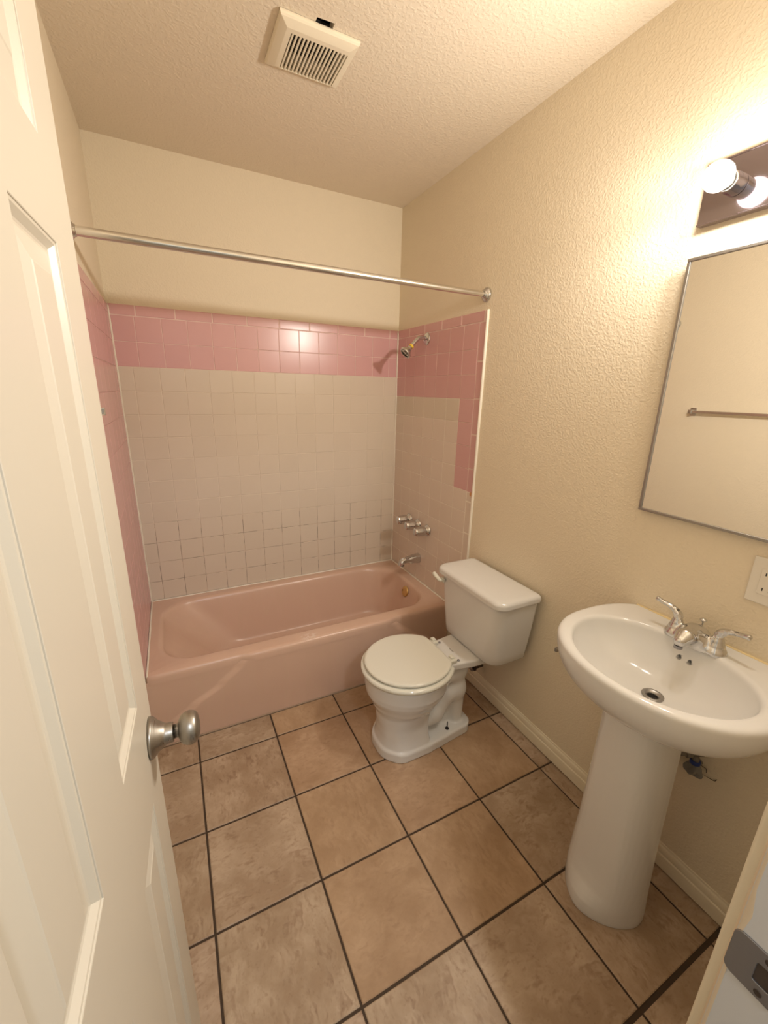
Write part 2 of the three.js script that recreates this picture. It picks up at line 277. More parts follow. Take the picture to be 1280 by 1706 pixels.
// grout beds a little behind the tile faces
const gd = TT - 0.0012;
obj('grout', box(0.001, rowTop(2), 0, W - 0.001, TILE_TOP - 0.002, gd), M.groutPink, wallBack);
obj('grout', box(0.001, rowTop(9), 0, W - 0.001, rowTop(2), gd), M.groutBeige, wallBack);
obj('grout', box(0.001, RIM, 0, W - 0.001, rowTop(9), gd), M.groutStain, wallBack);
obj('grout', box(W - gd, rowTop(3), 0.001, W, TILE_TOP - 0.002, ZE - 0.002), M.groutPink, wallRight);
obj('grout', box(W - gd, 1.011, ZN - TP, W, rowTop(3), ZE - 0.002), M.groutPink, wallRight);
obj('grout', [box(W - gd, 1.011, 0.001, W, rowTop(3), ZN - TP), box(W - gd, RIM, 0.001, W, 1.011, ZE - 0.002)], M.groutPale, wallRight);
obj('grout', box(0, RIM, 0.001, gd, TILE_TOP - 0.002, ZL - 0.002), M.groutRose, wallLeft);
// caulk beads in the corners, along the tub and down the open tile edge
function bead(pts, r, m, wall, name = 'caulk_bead') { const p = []; for (let i = 0; i + 1 < pts.length; i++) { const n = 16; for (let k = 0; k < n; k++) p.push([...[0, 1, 2].map((q) => lerp(pts[i][q], pts[i + 1][q], k / n) + (rnd() - 0.5) * 0.0008), r * (0.8 + rnd() * 0.45)]); } p.push([...pts[pts.length - 1], r]); return obj(name, tube(p, 8, 1), m, wall); }
bead([[0.0085, TILE_TOP - 0.01, 0.0085], [0.0085, RIM, 0.0085]], 0.0048, M.caulk, wallLeft);
bead([[W - 0.0085, TILE_TOP - 0.01, 0.0085], [W - 0.0085, RIM, 0.0085]], 0.0045, M.caulk, wallRight);
bead([[W - 0.003, TILE_TOP, ZE + 0.001], [W - 0.003, RIM + 0.01, ZE + 0.001]], 0.0062, M.caulk, wallRight);
// broken corner at the foot of the pink column
{ const g = new THREE.DodecahedronGeometry(0.011, 0); g.scale(0.35, 1, 1); g.translate(W - 0.006, 1.004, ZE - 0.012); const g2 = new THREE.DodecahedronGeometry(0.007, 0); g2.scale(0.4, 1, 1); g2.translate(W - 0.006, 0.992, ZE - 0.004); obj('broken_tile_corner', [g, g2], std(0.62, 0.30, 0.14, 0.9), wallRight).userData.label = 'chipped orange-brown tile corner'; }

// ---------------------------------------------------------------- baseboards
function baseProfile() { const s = new THREE.Shape(); s.moveTo(0, 0); s.lineTo(0.0135, 0); s.lineTo(0.0135, 0.042); s.quadraticCurveTo(0.0135, 0.047, 0.0095, 0.049); s.lineTo(0.0085, 0.066); s.quadraticCurveTo(0.0085, 0.071, 0.004, 0.074); s.lineTo(0.003, 0.080); s.lineTo(0, 0.081); return s; }
{
  const g = new THREE.ExtrudeGeometry(baseProfile(), { depth: ZF - ZE - 0.006, bevelEnabled: false }); g.scale(-1, 1, 1); g.translate(W, 0.0045, ZE + 0.006);
  const idx = g.index; const flip = toCreasedNormals(reverse(g), 0.5); struct(obj('baseboard_right', flip, M.trim), 'cream stepped baseboard along the toilet and sink wall');
  const g2 = new THREE.ExtrudeGeometry(baseProfile(), { depth: ZF - ZE - 0.006, bevelEnabled: false }); g2.translate(0, 0.0015, ZE + 0.006);
  struct(obj('baseboard_left', toCreasedNormals(g2, 0.5), M.trim), 'cream baseboard behind the open door');
}
function reverse(g) { const q = g.index ? g.toNonIndexed() : g; for (const k of Object.keys(q.attributes)) { const a = q.attributes[k], s = a.itemSize, d = a.array; for (let i = 0; i < a.count; i += 3) for (let c = 0; c < s; c++) { const t = d[(i + 1) * s + c]; d[(i + 1) * s + c] = d[(i + 2) * s + c]; d[(i + 2) * s + c] = t; } } q.computeVertexNormals(); return q; }

// ---------------------------------------------------------------- doorway: jamb, stop, casing, strike plate
{
  const j = struct(obj('trim_1', [box(DOOR_R, 0, ZF + 0.002, DOOR_R + 0.018, DOOR_H + 0.018, ZH), box(DOOR_L - 0.018, 0, ZF, DOOR_L, DOOR_H + 0.018, ZH), box(DOOR_L, DOOR_H, ZF, DOOR_R, DOOR_H + 0.018, ZH)], M.jambWhite), 'white painted door jamb');
  // the brushed cream edge towards the room, its boundary uneven
  const n = 60, rings = [];
  for (let i = 0; i <= n; i++) {
    const y = i / n * (DOOR_H + 0.018), w = 0.0055 + 0.002 * (fbm(i * 0.37, 1.5, 64, 2, 5) - 0.5) + (y > 0.945 && y < 0.975 ? 0.004 : 0);
    rings.push([[DOOR_R + 0.019, y, ZF - 0.001], [DOOR_R + 0.004, y, ZF - 0.0008], [DOOR_R + 0.0015, y, ZF + 0.0005], [DOOR_R - 0.0004, y, ZF + 0.003], [DOOR_R - 0.0006, y, ZF + w], [DOOR_R + 0.019, y, ZF + w]]);
  }
  obj('painted_edge', loft(rings.reverse(), { capA: true, capB: true, crease: 0.7 }), M.jambCream, j).userData.label = 'cream paint brushed along the jamb edge';
  obj('casing', [rbox(DOOR_R + 0.02, 0.0, ZF - 0.014, DOOR_R + 0.075, DOOR_H + 0.075, ZF, 0.004), rbox(DOOR_L - 0.062, 0.0, ZF - 0.014, DOOR_L - 0.02, DOOR_H + 0.075, ZF, 0.004), rbox(DOOR_L - 0.02, DOOR_H + 0.02, ZF - 0.014, DOOR_R + 0.02, DOOR_H + 0.075, ZF, 0.004)], M.trim, j);
  // strike plate: plate with a latch hole, two screws, curled lip over the jamb edge
  const s = new THREE.Shape(rrect(-0.012, -0.030, 0.033, 0.030, [0.005, 0.005, 0.008, 0.008], 5).map(([u, v]) => new THREE.Vector2(u, v)));
  s.holes.push(new THREE.Path(rrect(0.010, -0.013, 0.026, 0.013, 0.003, 4).map(([u, v]) => new THREE.Vector2(u, v)).reverse()));
  const g = new THREE.ExtrudeGeometry(s, { depth: 0.0012, bevelEnabled: true, bevelThickness: 0.0004, bevelSize: 0.0004, bevelSegments: 1, curveSegments: 4 });
  g.rotateY(-Math.PI / 2);                                  // u -> z, extrude -> -x
  g.translate(DOOR_R - 0.0004, 0.915, ZF + 0.0135);
  const st = obj('strike_plate', g, M.steel, j); st.userData.label = 'worn grey steel strike plate';
  obj('latch_hole', box(DOOR_R - 0.0004, 0.900, ZF + 0.0225, DOOR_R + 0.0002, 0.930, ZF + 0.0415), M.darkBrown, st);
  for (const y of [0.9375, 0.8925]) { const c = lathe([[0, 0.0006], [0.0022, 0.0004], [0.0034, 0.0012], [0.0036, 0]], 16); c.rotateZ(Math.PI / 2); c.translate(DOOR_R - 0.0016, y, ZF + 0.0315); obj('screw', c, M.darkBrown, st); }
}

// ---------------------------------------------------------------- the open door
{
  const DW = 0.60, DT = 0.035, a = Math.atan2(0.03, 0.61);
  const d = new THREE.Group(); d.name = 'door_1'; scene.add(d); struct(d, 'open cream six-panel door with a brushed nickel knob');
  d.position.set(0.1205, 0, 1.66); d.rotation.y = -a;       // local: origin at the free edge, +z towards the hinge, face at x = 0
  const stile = 0.094, pw = 0.142, mul = DW - 2 * stile - 2 * pw;
  const rowsY = [[0.20, 0.815], [1.005, 1.632], [1.732, 1.925]], colsZ = [[stile, stile + pw], [stile + pw + mul, DW - stile]];
  const s = new THREE.Shape([[0, 0.012], [DW, 0.012], [DW, 2.045], [0, 2.045]].map((p) => new THREE.Vector2(...p)));
  for (const [y0, y1] of rowsY) for (const [z0, z1] of colsZ) s.holes.push(new THREE.Path([[z0, y0], [z0, y1], [z1, y1], [z1, y0]].map((p) => new THREE.Vector2(...p))));
  const g = new THREE.ExtrudeGeometry(s, { depth: DT - 0.003, bevelEnabled: true, bevelThickness: 0.0015, bevelSize: 0.0012, bevelSegments: 2 }); g.rotateY(-Math.PI / 2);   // u -> z, extrude -> -x
  g.translate(-0.0015, 0, 0); obj('leaf', g, M.door, d);
  for (const [y0, y1] of rowsY) for (const [z0, z1] of colsZ) {
    const R = (i, x) => [[x, y0 + i, z0 + i], [x, y0 + i, z1 - i], [x, y1 - i, z1 - i], [x, y1 - i, z0 + i]];
    const prof = [[0.001, -0.0015], [0.004, -0.002], [0.010, -0.0075], [0.0125, -0.0085], [0.0150, -0.0085], [0.040, -0.0022], [0.042, -0.0012]];
    obj('panel', loft(prof.map(([i, x]) => R(i, x)).map((r) => r.slice().reverse()), { capB: true, crease: 0.12 }), M.door, d);
  }
  // knob: rose, neck, knob, turned about the x axis
  const kn = (prof) => { const q = lathe(prof, 48); q.rotateZ(-Math.PI / 2); q.translate(0, 0.9, 0.042); return q; };
  obj('knob_rose', kn([[0, 0], [0.0345, 0], [0.0345, 0.004], [0.0335, 0.006], [0.026, 0.013], [0.0195, 0.022], [0.0170, 0.026], [0.0165, 0.036], [0.0155, 0.037], [0, 0.037]]), M.nickel, d);
  obj('knob', kn([[0, 0.036], [0.0115, 0.036], [0.0115, 0.044], [0.016, 0.0455], [0.0235, 0.050], [0.0275, 0.057], [0.0285, 0.064], [0.0270, 0.0705], [0.0255, 0.0722], [0.0252, 0.0735], [0.020, 0.0772], [0.010, 0.0795], [0, 0.080]]), M.nickel, d);
  obj('hinge', [0.25, 1.05, 1.82].map((y) => { const c = new THREE.CylinderGeometry(0.006, 0.006, 0.09, 12); c.translate(0.004, y, DW + 0.004); return c; }), M.nickel, d);
}

// ---------------------------------------------------------------- hallway behind the photographer
struct(obj('floor_hall', box(-0.8, -0.06, ZF + 0.041, 1.9, -0.002, 3.7), M.carpet), 'tan hallway floor');
struct(obj('wall_hall', [box(-0.9, 0, ZH, -0.8, H, 3.7), box(1.9, 0, ZH, 2.0, H, 3.7), box(-0.9, 0, 3.7, 2.0, H, 3.8), box(-0.9, 0, ZH, -T, H, ZH + 0.05), box(W + T, 0, ZH, 2.0, H, ZH + 0.05)], M.hallWall), 'plain hallway walls');
struct(obj('ceiling_hall', box(-0.9, H, ZH, 2.0, H + 0.06, 3.8), M.hallWall), 'plain hallway ceiling');
{
  const t = thing('unseen_hall_lamp', 'unseen globe lamp on the hallway ceiling, out of view, placed to light the alcove, door and jamb', 'lamp', [0.42, H, 3.25]);  // globe lamp out of view, source of the cool light through the doorway
  obj('canopy', lathe([[0, -0.03], [0.05, -0.03], [0.065, -0.012], [0.068, 0]], 32), M.nickel, t);
  obj('globe', lathe([[0, -0.175], [0.04, -0.168], [0.07, -0.145], [0.085, -0.11], [0.082, -0.075], [0.065, -0.045], [0.045, -0.029]], 32), std(0.9, 0.9, 0.9, 0.5, { emissive: UNSEEN_HALL_COLOR, emissiveIntensity: 12 }), t);
}

// ---------------------------------------------------------------- bathtub
{
  const t = thing('bathtub', 'glossy dusty-pink alcove bathtub with an apron front', 'bathtub');
  const z1 = 0.714, x0 = 0.004, x1 = W - 0.004, zb = 0.008, k = 10, m = 48;
  const ring = (u0, v0, u1, v1, r, y) => rrect(u0, v0, u1, v1, r, k, m).map(([u, v]) => [u, y, v]);
  const edge = [[0.0, 0.02], [0.10, 0.09], [0.16, 0.17], [0.23, 0.288], [0.30, 0.370], [0.335, 0.405]];
  const middle = (x, y) => { const e = keys(edge, y)[1], er = 1.53 - e; return Math.min(smooth(e - 0.030, e + 0.022, x), smooth(er + 0.030, er - 0.022, x)); };
  const rings = [];
  for (const [i, dy] of [[0, 0.045], [0, 0.020], [0.0025, 0.011], [0.007, 0.0045], [0.013, 0.0012], [0.02, 0]]) rings.push(ring(x0, zb, x1, z1 - i, [0.006, 0.012, 0.012, 0.006], RIM - dy));
  // opening: x .055 .. 1.432, z .062 .. .635 ; rs order: front? (u1,v0) (u1,v1) (u0,v1) (u0,v0)
  const O = (i, y) => ring(0.058 + i, 0.058 + i, 1.430 - i * 0.9, 0.632 - i, [0.19, 0.16, 0.15, 0.17].map((r) => Math.max(0.05, r - i * 0.3)), y);
  rings.push(O(-0.012, RIM)); rings.push(O(-0.004, RIM - 0.0008));
  for (const [i, dy] of [[0.002, 0.003], [0.007, 0.008], [0.012, 0.016], [0.016, 0.028]]) rings.push(O(i, RIM - dy));
  // wall down to the floor: the left end reclines
  const B = (f, y) => { const e = f; return ring(lerp(0.076, 0.36, e), lerp(0.076, 0.145, e), lerp(1.415, 1.335, e), lerp(0.616, 0.545, e), [lerp(0.185, 0.13, e), lerp(0.155, 0.13, e), lerp(0.145, 0.13, e), lerp(0.165, 0.13, e)], y); };
  for (const f of [0.12, 0.28, 0.45, 0.62, 0.76]) rings.push(B(f, lerp(RIM - 0.032, 0.085, f / 0.76 * 0.93)));
  for (const [f, y] of [[0.82, 0.080], [0.9, 0.067], [1.0, 0.060]]) rings.push(B(f, y));
  rings.push(ring(0.44, 0.2, 1.26, 0.49, 0.1, 0.0575));
  for (const c of rings) for (const v of c) if (v[2] > 0.655) v[2] -= 0.013 * (1 - middle(v[0], 0.335)) * smooth(0.655, 0.69, v[2]);
  const g = loft(rings.map((r) => r.slice().reverse()), { capB: true, crease: 0.75 });
  const p = g.attributes.position, uv = g.attributes.uv; for (let i = 0; i < p.count; i++) uv.setXY(i, p.getX(i) / 1.5, p.getZ(i) / 1.5);
  obj('shell', g, M.tub, t);
  // apron: relief with a raised middle panel that widens towards the floor
  const NX = 320, NY = 60, P = [], I = [];
  for (let j = 0; j <= NY; j++) for (let i = 0; i <= NX; i++) {
    const x = lerp(x0, x1, i / NX), y = lerp(0.0015, RIM - 0.028, j / NY);
    P.push(x, y, z1 - 0.001 - 0.013 * (1 - middle(x, y)) - 0.004 * smooth(0.2, 0, y));
  }
  for (let j = 0; j < NY; j++) for (let i = 0; i < NX; i++) { const a = j * (NX + 1) + i; I.push(a, a + 1, a + NX + 2, a, a + NX + 2, a + NX + 1); }
  const ap = new THREE.BufferGeometry(); ap.setAttribute('position', new THREE.Float32BufferAttribute(P, 3)); ap.setIndex(I); ap.computeVertexNormals();
  ap.setAttribute('uv', new THREE.Float32BufferAttribute(new Float32Array(P.length / 3 * 2), 2));
  const uvA = ap.attributes.uv; for (let i = 0; i < uvA.count; i++) uvA.setXY(i, P[i * 3] / 1.5, 0.55 + P[i * 3 + 1] / 8);
  obj('apron', ap, M.tub, t);
  const ov = lathe([[0, 0.010], [0.020, 0.0095], [0.029, 0.007], [0.033, 0.003], [0.033, 0]], 32); ov.rotateZ(Math.PI / 2 - 0.25); ov.translate(1.4035, 0.287, 0.365);
  const op = obj('overflow_plate', ov, M.brass, t); op.userData.label = 'round brass overflow plate';
  for (const dz of [-0.017, 0.017]) { const s = lathe([[0, 0.002], [0.003, 0.0015], [0.004, 0]], 12); s.rotateZ(Math.PI / 2 - 0.25); s.translate(1.3945, 0.2855 - dz * 0.3, 0.365 + dz); obj('screw', s, M.darkBrown, op); }
  bead([[0.011, RIM + 0.001, 0.75 - 0.05], [0.011, RIM + 0.001, 0.011], [W - 0.011, RIM + 0.001, 0.011], [W - 0.011, RIM + 0.001, 0.70]], 0.0042, M.caulk, t);
  bead([[0.005, 0.001, z1 - 0.0025], [W - 0.02, 0.001, z1 - 0.0025]], 0.0035, std(0.33, 0.24, 0.17, 0.8), t, 'floor_caulk');
}

// ---------------------------------------------------------------- shower rod, head, valves, spout
{
  const t = thing('shower_rod', 'chrome shower curtain rod spanning above the bathtub', 'shower rod');
  const A = new THREE.Vector3(0.0, 1.905, 0.768), B = new THREE.Vector3(W, 1.898, 0.800), L = A.distanceTo(B), J = 0.60;
  const cyl = (r, a, b) => { const g = new THREE.CylinderGeometry(r, r, (b - a) * L, 28, 1, false); g.translate(0, ((a + b) / 2) * L, 0); g.applyQuaternion(new THREE.Quaternion().setFromUnitVectors(new THREE.Vector3(0, 1, 0), B.clone().sub(A).normalize())); g.translate(A.x, A.y, A.z); return g; };
  obj('tube', cyl(0.0135, 0.004, J), M.rod, t); obj('inner_tube', cyl(0.0118, J - 0.02, 0.996), M.rod, t);
  for (const s of [0, 1]) { const g = lathe([[0, 0], [0.0290, 0], [0.0295, 0.004], [0.027, 0.010], [0.021, 0.015], [0.0165, 0.018], [0.016, 0.022], [0.012, 0.022]], 36); g.rotateZ(s ? Math.PI / 2 : -Math.PI / 2); g.translate(s ? B.x : A.x, s ? B.y : A.y, s ? B.z : A.z); obj('flange', g, M.chrome, t); }
}
const XT = W - TT;     // tile face of the right wall
{
  const t = thing('wall_shower', 'small chrome shower head on a bent arm', 'shower head', [XT, 1.762, 0.336]);
  const fl = lathe([[0, 0], [0.031, 0], [0.031, 0.0025], [0.026, 0.007], [0.014, 0.010], [0.0105, 0.012]], 32); fl.rotateZ(Math.PI / 2); obj('flange', fl, M.chrome, t);
  obj('arm', tube([[0, 0, 0, 0.0105], [-0.030, 0.003, 0, 0.0105], [-0.050, 0.000, 0, 0.0105], [-0.066, -0.013, 0, 0.0105], [-0.100, -0.048, 0, 0.0105]], 18, 8), M.chrome, t);
  const dir = new THREE.Vector3(-0.70, -0.715, 0).normalize(), q = new THREE.Quaternion().setFromUnitVectors(new THREE.Vector3(0, 1, 0), dir), put = (g) => { g.applyQuaternion(q); g.translate(-0.092, -0.040, 0); return g; };
  obj('thread_tape', put(lathe([[0.0118, 0], [0.0135, 0.001], [0.0135, 0.010], [0.0118, 0.011]], 24)), M.tape, t).userData.label = 'yellow thread tape';
  obj('spray_head', put(lathe([[0, 0.008], [0.0115, 0.008], [0.013, 0.018], [0.0115, 0.022], [0.015, 0.027], [0.026, 0.043], [0.0325, 0.049], [0.0335, 0.056], [0.031, 0.060], [0.024, 0.0585], [0.022, 0.056], [0.010, 0.0575], [0, 0.058]], 36)), M.chrome, t);
  obj('nozzle_ring', [put(lathe([[0.0265, 0.0596], [0.0262, 0.0606], [0.0240, 0.0602], [0.0238, 0.0590]], 36)), put(lathe([[0.0135, 0.0572], [0.0132, 0.0584], [0.0095, 0.0586], [0.0092, 0.0574]], 30))], M.greyPipe, t);
}
for (const [z, y, lab] of [[0.231, 0.713, 'fluted chrome valve handle nearest the back tiles'], [0.336, 0.707, 'fluted chrome valve handle in the middle of the three'], [0.444, 0.702, 'fluted chrome valve handle nearest the toilet']]) {
  const t = thing('valve_handle', lab, 'tub handle', [XT, y, z]); t.userData.group = 'three tub valve handles';
  const es = lathe([[0, 0], [0.034, 0], [0.0345, 0.004], [0.029, 0.012], [0.019, 0.018], [0.016, 0.028]], 28); es.rotateZ(Math.PI / 2); obj('escutcheon', es, M.chrome, t);
  const rings = []; for (const [h, r, f] of [[0.020, 0.018, 0], [0.025, 0.0275, 0.0], [0.032, 0.0300, 0.10], [0.050, 0.0290, 0.15], [0.078, 0.0250, 0.15], [0.088, 0.0220, 0.06], [0.092, 0.016, 0]]) { const c = []; for (let i = 0; i < 72; i++) { const a = i / 72 * Math.PI * 2, rr = r * (1 - f * Math.pow(0.5 + 0.5 * Math.cos(a * 6), 1.5)); c.push([-h, rr * Math.cos(a), rr * Math.sin(a)]); } rings.push(c); }
  obj('grip', loft(rings.map((r) => r.slice().reverse()), { capA: true, capB: true, crease: 0.9 }), M.chrome, t);
}
{
  const t = thing('tub_spout', 'chrome tub spout above the end of the bathtub', 'tub spout', [XT, 0.496, 0.360]);
  const sec = (x, y, h, w, tilt) => { const c = []; for (let i = 0; i < 32; i++) { const a = i / 32 * Math.PI * 2, n = 2.6, cx = Math.cos(a), sx = Math.sin(a), k = Math.pow(Math.pow(Math.abs(cx), n) + Math.pow(Math.abs(sx), n), -1 / n); c.push([x + tilt * cx * k * h, y + cx * k * h, sx * k * w]); } return c; };
  obj('spout_body', loft([sec(0, 0, 0.030, 0.028, 0), sec(-0.012, 0, 0.0295, 0.0275, 0), sec(-0.045, 0.000, 0.026, 0.025, 0.02), sec(-0.080, -0.002, 0.0215, 0.022, 0.12), sec(-0.108, -0.005, 0.0205, 0.0195, 0.20), sec(-0.124, -0.010, 0.0200, 0.0185, 0.32), sec(-0.132, -0.013, 0.0175, 0.017, 0.36), sec(-0.136, -0.015, 0.0120, 0.013, 0.4)].map((r) => r.slice().reverse()), { capA: true, capB: true, crease: 0.8 }), M.chrome, t);
  const lip = new THREE.CylinderGeometry(0.0125, 0.0125, 0.010, 24); lip.translate(-0.116, -0.029, 0); obj('outlet', lip, M.steel, t);
}

// ---------------------------------------------------------------- towel bar on the left wall
{
  const t = thing('towel_bar', 'square chrome towel bar on the left wall, seen in the mirror', 'towel bar', [0, 1.41, 0.958]);
  const post = (z) => { obj('post', [rbox(0, -0.022, z - 0.016, 0.008, 0.022, z + 0.016, 0.002), rbox(0.006, -0.011, z - 0.009, 0.046, 0.011, z + 0.009, 0.002)], M.chrome, t); };
  post(0.012); post(0.60); obj('bar', rbox(0.028, -0.0075, 0.014, 0.040, 0.0075, 0.598, 0.002), M.rod, t);
}

// ---------------------------------------------------------------- toilet
{
  const CZ = 1.108, t = thing('toilet', 'white round-front two-piece toilet with lid down', 'toilet', [0, 0, CZ]);
  const prof = [[0.12, 0.985, 0.105, 0.082], [0.185, 0.985, 0.120, 0.105], [0.235, 0.985, 0.148, 0.138], [0.29, 0.987, 0.174, 0.166], [0.315, 0.990, 0.180, 0.172], [0.375, 0.992, 0.186, 0.178]];
  const body = (x, y, z) => {
    const az = Math.abs(z), [, cx, a, b] = keys(prof, y);
    let bowl = (Math.hypot((x - cx) / a, z / b) - 1) * Math.min(a, b); bowl = smax(smax(bowl, y - 0.375, 0.012), 0.14 - y, 0.03);
    const fl = 0.012 * smooth(0.09, 0, y), hw = lerp(0.112, 0.092, smooth(0, 0.22, y)) + fl * 0.6;
    let col = sdBox(x - 0.958, y - 0.13, z, 0.102 + fl, 0.15, hw, 0.03); col = smax(col, Math.hypot((x - 1.06) / (0.200 + fl), az / (hw * 1.35)) * 0.15 - 0.15, 0.02);
    const web = sdBox(x - 1.14, y - 0.19, z, 0.12, 0.18, 0.040, 0.02);
    let foot = sdBox(x - 1.07, y - 0.018, z, 0.222, 0.026, lerp(0.122, 0.098, smooth(1.02, 1.29, x)), 0.012); foot = smax(foot, Math.hypot((x - 1.06) / 0.218, az / 0.158) * 0.16 - 0.16, 0.01) ;
    if (x > 1.06) { foot = sdBox(x - 1.07, y - 0.018, z, 0.232, 0.026, lerp(0.122, 0.098, smooth(1.02, 1.29, x)), 0.012); foot = smax(foot, Math.hypot(Math.max(0, x - 1.245) / 0.05, Math.max(0, az - lerp(0.122, 0.098, smooth(1.02, 1.29, x)) + 0.05) / 0.05) * 0.05 - 0.05, 0.004); }
    const zt = az - 0.028;
    let trap = sdCap(x, y, zt, [1.03, 0.085, 0], [1.115, 0.115, 0], 0.035, 0.047);
    trap = smin(trap, sdCap(x, y, zt, [1.115, 0.115, 0], [1.185, 0.205, 0], 0.042, 0.045), 0.02);
    trap = smin(trap, sdCap(x, y, zt, [1.185, 0.205, 0], [1.225, 0.215, 0], 0.045, 0.048), 0.02);
    trap = smin(trap, sdCap(x, y, zt, [1.235, 0.200, 0], [1.235, 0.03, 0], 0.040, 0.036), 0.02);
    let deck = sdBox(x - 1.235, y - 0.368, z, 0.145, 0.017, lerp(0.088, 0.108, smooth(1.12, 1.3, x)), 0.008);
    let under = sdCap(x, y, zt, [1.13, 0.30, 0], [1.235, 0.315, 0], 0.055, 0.042); under = smin(under, sdCap(x, y, zt, [1.225, 0.32, 0], [1.225, 0.2, 0], 0.046, 0.038), 0.03);
    let d = smin(bowl, col, 0.028); d = smin(d, foot, 0.008); d = smin(d, web, 0.015); d = smin(d, trap, 0.014); d = smin(d, under, 0.03); d = smin(d, deck, 0.01);
    return Math.max(d, -y + 0.001);
  };
  obj('bowl', nets(body, [0.78, -0.01, -0.20], [1.40, 0.41, 0.20], 0.0052), M.white, t);
  // seat ring and lid: round, cut flat at the hinge
  const disc = (r, back, y0, h, bev, m, name) => {
    const pts = []; const cx = 0.993, N = 72; for (let i = 0; i < N; i++) { const a = i / N * Math.PI * 2; let x = cx + r * 1.03 * Math.cos(a), z = r * 0.965 * Math.sin(a); const lim = back - 0.012 + 0.012 * Math.cos(z / 0.2 * 1.4); if (x > lim) x = lim + (x - lim) * 0.12; pts.push([x, z]); }
    const off = (i, y) => { const c = [0.985, 0]; return pts.map(([x, z]) => { const l = Math.hypot(x - c[0], z - c[1]); return [x - (x - c[0]) / l * i, y, z - (z - c[1]) / l * i]; }); };
    const rings = [off(bev, y0), off(bev * 0.3, y0 + bev * 0.3), off(0, y0 + bev)]; for (let q = 1; q <= 6; q++) { const a = q / 6 * Math.PI / 2; rings.push(off(bev * 1.6 * (1 - Math.cos(a)), y0 + h - bev * 1.0 + bev * Math.sin(a))); } rings.push(off(bev * 1.6 + 0.004, y0 + h)); rings.push(off(bev * 1.6 + 0.009, y0 + h)); 
    return obj(name, loft(rings.map((c) => c.slice().reverse()), { capA: true, capB: true, crease: 0.9 }), m, t);
  };
  disc(0.194, 1.150, 0.3765, 0.021, 0.007, M.seat, 'seat'); disc(0.181, 1.146, 0.4000, 0.0155, 0.006, M.seat, 'seat_lid');
  for (const z of [-0.072, 0.072]) { const h = obj('hinge', [rbox(1.125, 0.385, z - 0.016, 1.185, 0.402, z + 0.016, 0.005), rbox(1.160, 0.384, z - 0.020, 1.180, 0.410, z + 0.004, 0.005)], M.seat, t); const b = lathe([[0, 0.004], [0.005, 0.0035], [0.006, 0]], 12); b.translate(1.198, 0.386, z + 0.004); obj('bolt', b, M.steel, h); }
  obj('print', rbox(1.212, 0.3855, -0.016, 1.216, 0.3864, 0.016, 0.0003, 1), std(0.30, 0.28, 0.25, 0.7), t).userData.label = 'small grey print on the deck';
  // tank: tapered, with large soft front corners
  const tk = (hw0, x0, x1, r, y) => rrect(x0, -hw0, x1, hw0, [0.02, 0.02, r, r], 8, 1).map(([u, v]) => [u, y, v + 0.004]);
  obj('tank', loft([tk(0.165, 1.300, 1.468, 0.05, 0.384), tk(0.176, 1.288, 1.473, 0.058, 0.3865), tk(0.182, 1.282, 1.475, 0.060, 0.394), tk(0.186, 1.279, 1.475, 0.060, 0.43), tk(0.198, 1.276, 1.476, 0.058, 0.52), tk(0.210, 1.272, 1.477, 0.055, 0.64), tk(0.213, 1.271, 1.477, 0.055, 0.672)].map((r) => r.slice().reverse()), { capA: true, capB: true, crease: 0.7 }), M.white, t);
  const td = (i, y) => rrect(1.253 + i, -0.224 + i, 1.483 - i, 0.224 - i, [0.022, 0.022, 0.05, 0.05].map((r) => Math.max(0.012, r - i * 0.5)), 8, 1).map(([u, v]) => [u, y, v + 0.004]);
  obj('tank_lid', loft([td(0.016, 0.671), td(0.006, 0.672), td(0.001, 0.676), td(0, 0.682), td(0, 0.690), td(0.002, 0.697), td(0.007, 0.703), td(0.015, 0.7065), td(0.03, 0.7085), td(0.09, 0.710)].map((r) => r.slice().reverse()), { capA: true, capB: true, crease: 0.7 }), M.white, t);
  const lv = obj('flush_lever', [rbox(1.256, 0.637, -0.172, 1.270, 0.657, -0.150, 0.004), tube([[1.256, 0.647, -0.160, 0.0075], [1.246, 0.649, -0.163, 0.0085], [1.241, 0.656, -0.178, 0.0095], [1.239, 0.664, -0.197, 0.011], [1.239, 0.667, -0.206, 0.009]], 12, 5)], M.seat, t); lv.userData.label = 'white plastic flush lever';
  obj('floor_bolt', [(() => { const g = lathe([[0, 0.009], [0.005, 0.008], [0.008, 0.004], [0.0085, 0]], 14); g.translate(1.165, 0.044, 0.077); return g; })(), (() => { const g = new THREE.CylinderGeometry(0.0022, 0.0022, 0.034, 8); g.translate(1.165, 0.064, 0.077); return g; })()], M.black, t).userData.label = 'bare dark floor bolt';
}
{
  const t = thing('toilet_supply_valve', 'dark corroded water valve and hose under the toilet tank', 'valve', [W, 0.15, 1.005]);
  obj('valve_body', [(() => { const g = new THREE.CylinderGeometry(0.009, 0.009, 0.05, 14); g.rotateZ(Math.PI / 2); g.translate(-0.025, 0, 0); return g; })(), (() => { const g = new THREE.CylinderGeometry(0.012, 0.012, 0.03, 14); g.translate(-0.05, 0.004, 0); return g; })()], M.darkBrown, t);
  obj('handle', (() => { const g = new THREE.SphereGeometry(0.013, 16, 10); g.scale(0.5, 0.8, 1.3); g.translate(-0.07, 0, 0); return g; })(), M.steel, t);
  obj('hose', tube([[-0.05, 0.01, 0, 0.006], [-0.055, 0.09, 0.012, 0.006], [-0.085, 0.17, 0.020, 0.006], [-0.10, 0.232, 0.012, 0.006]], 10, 8), M.darkBrown, t);
}

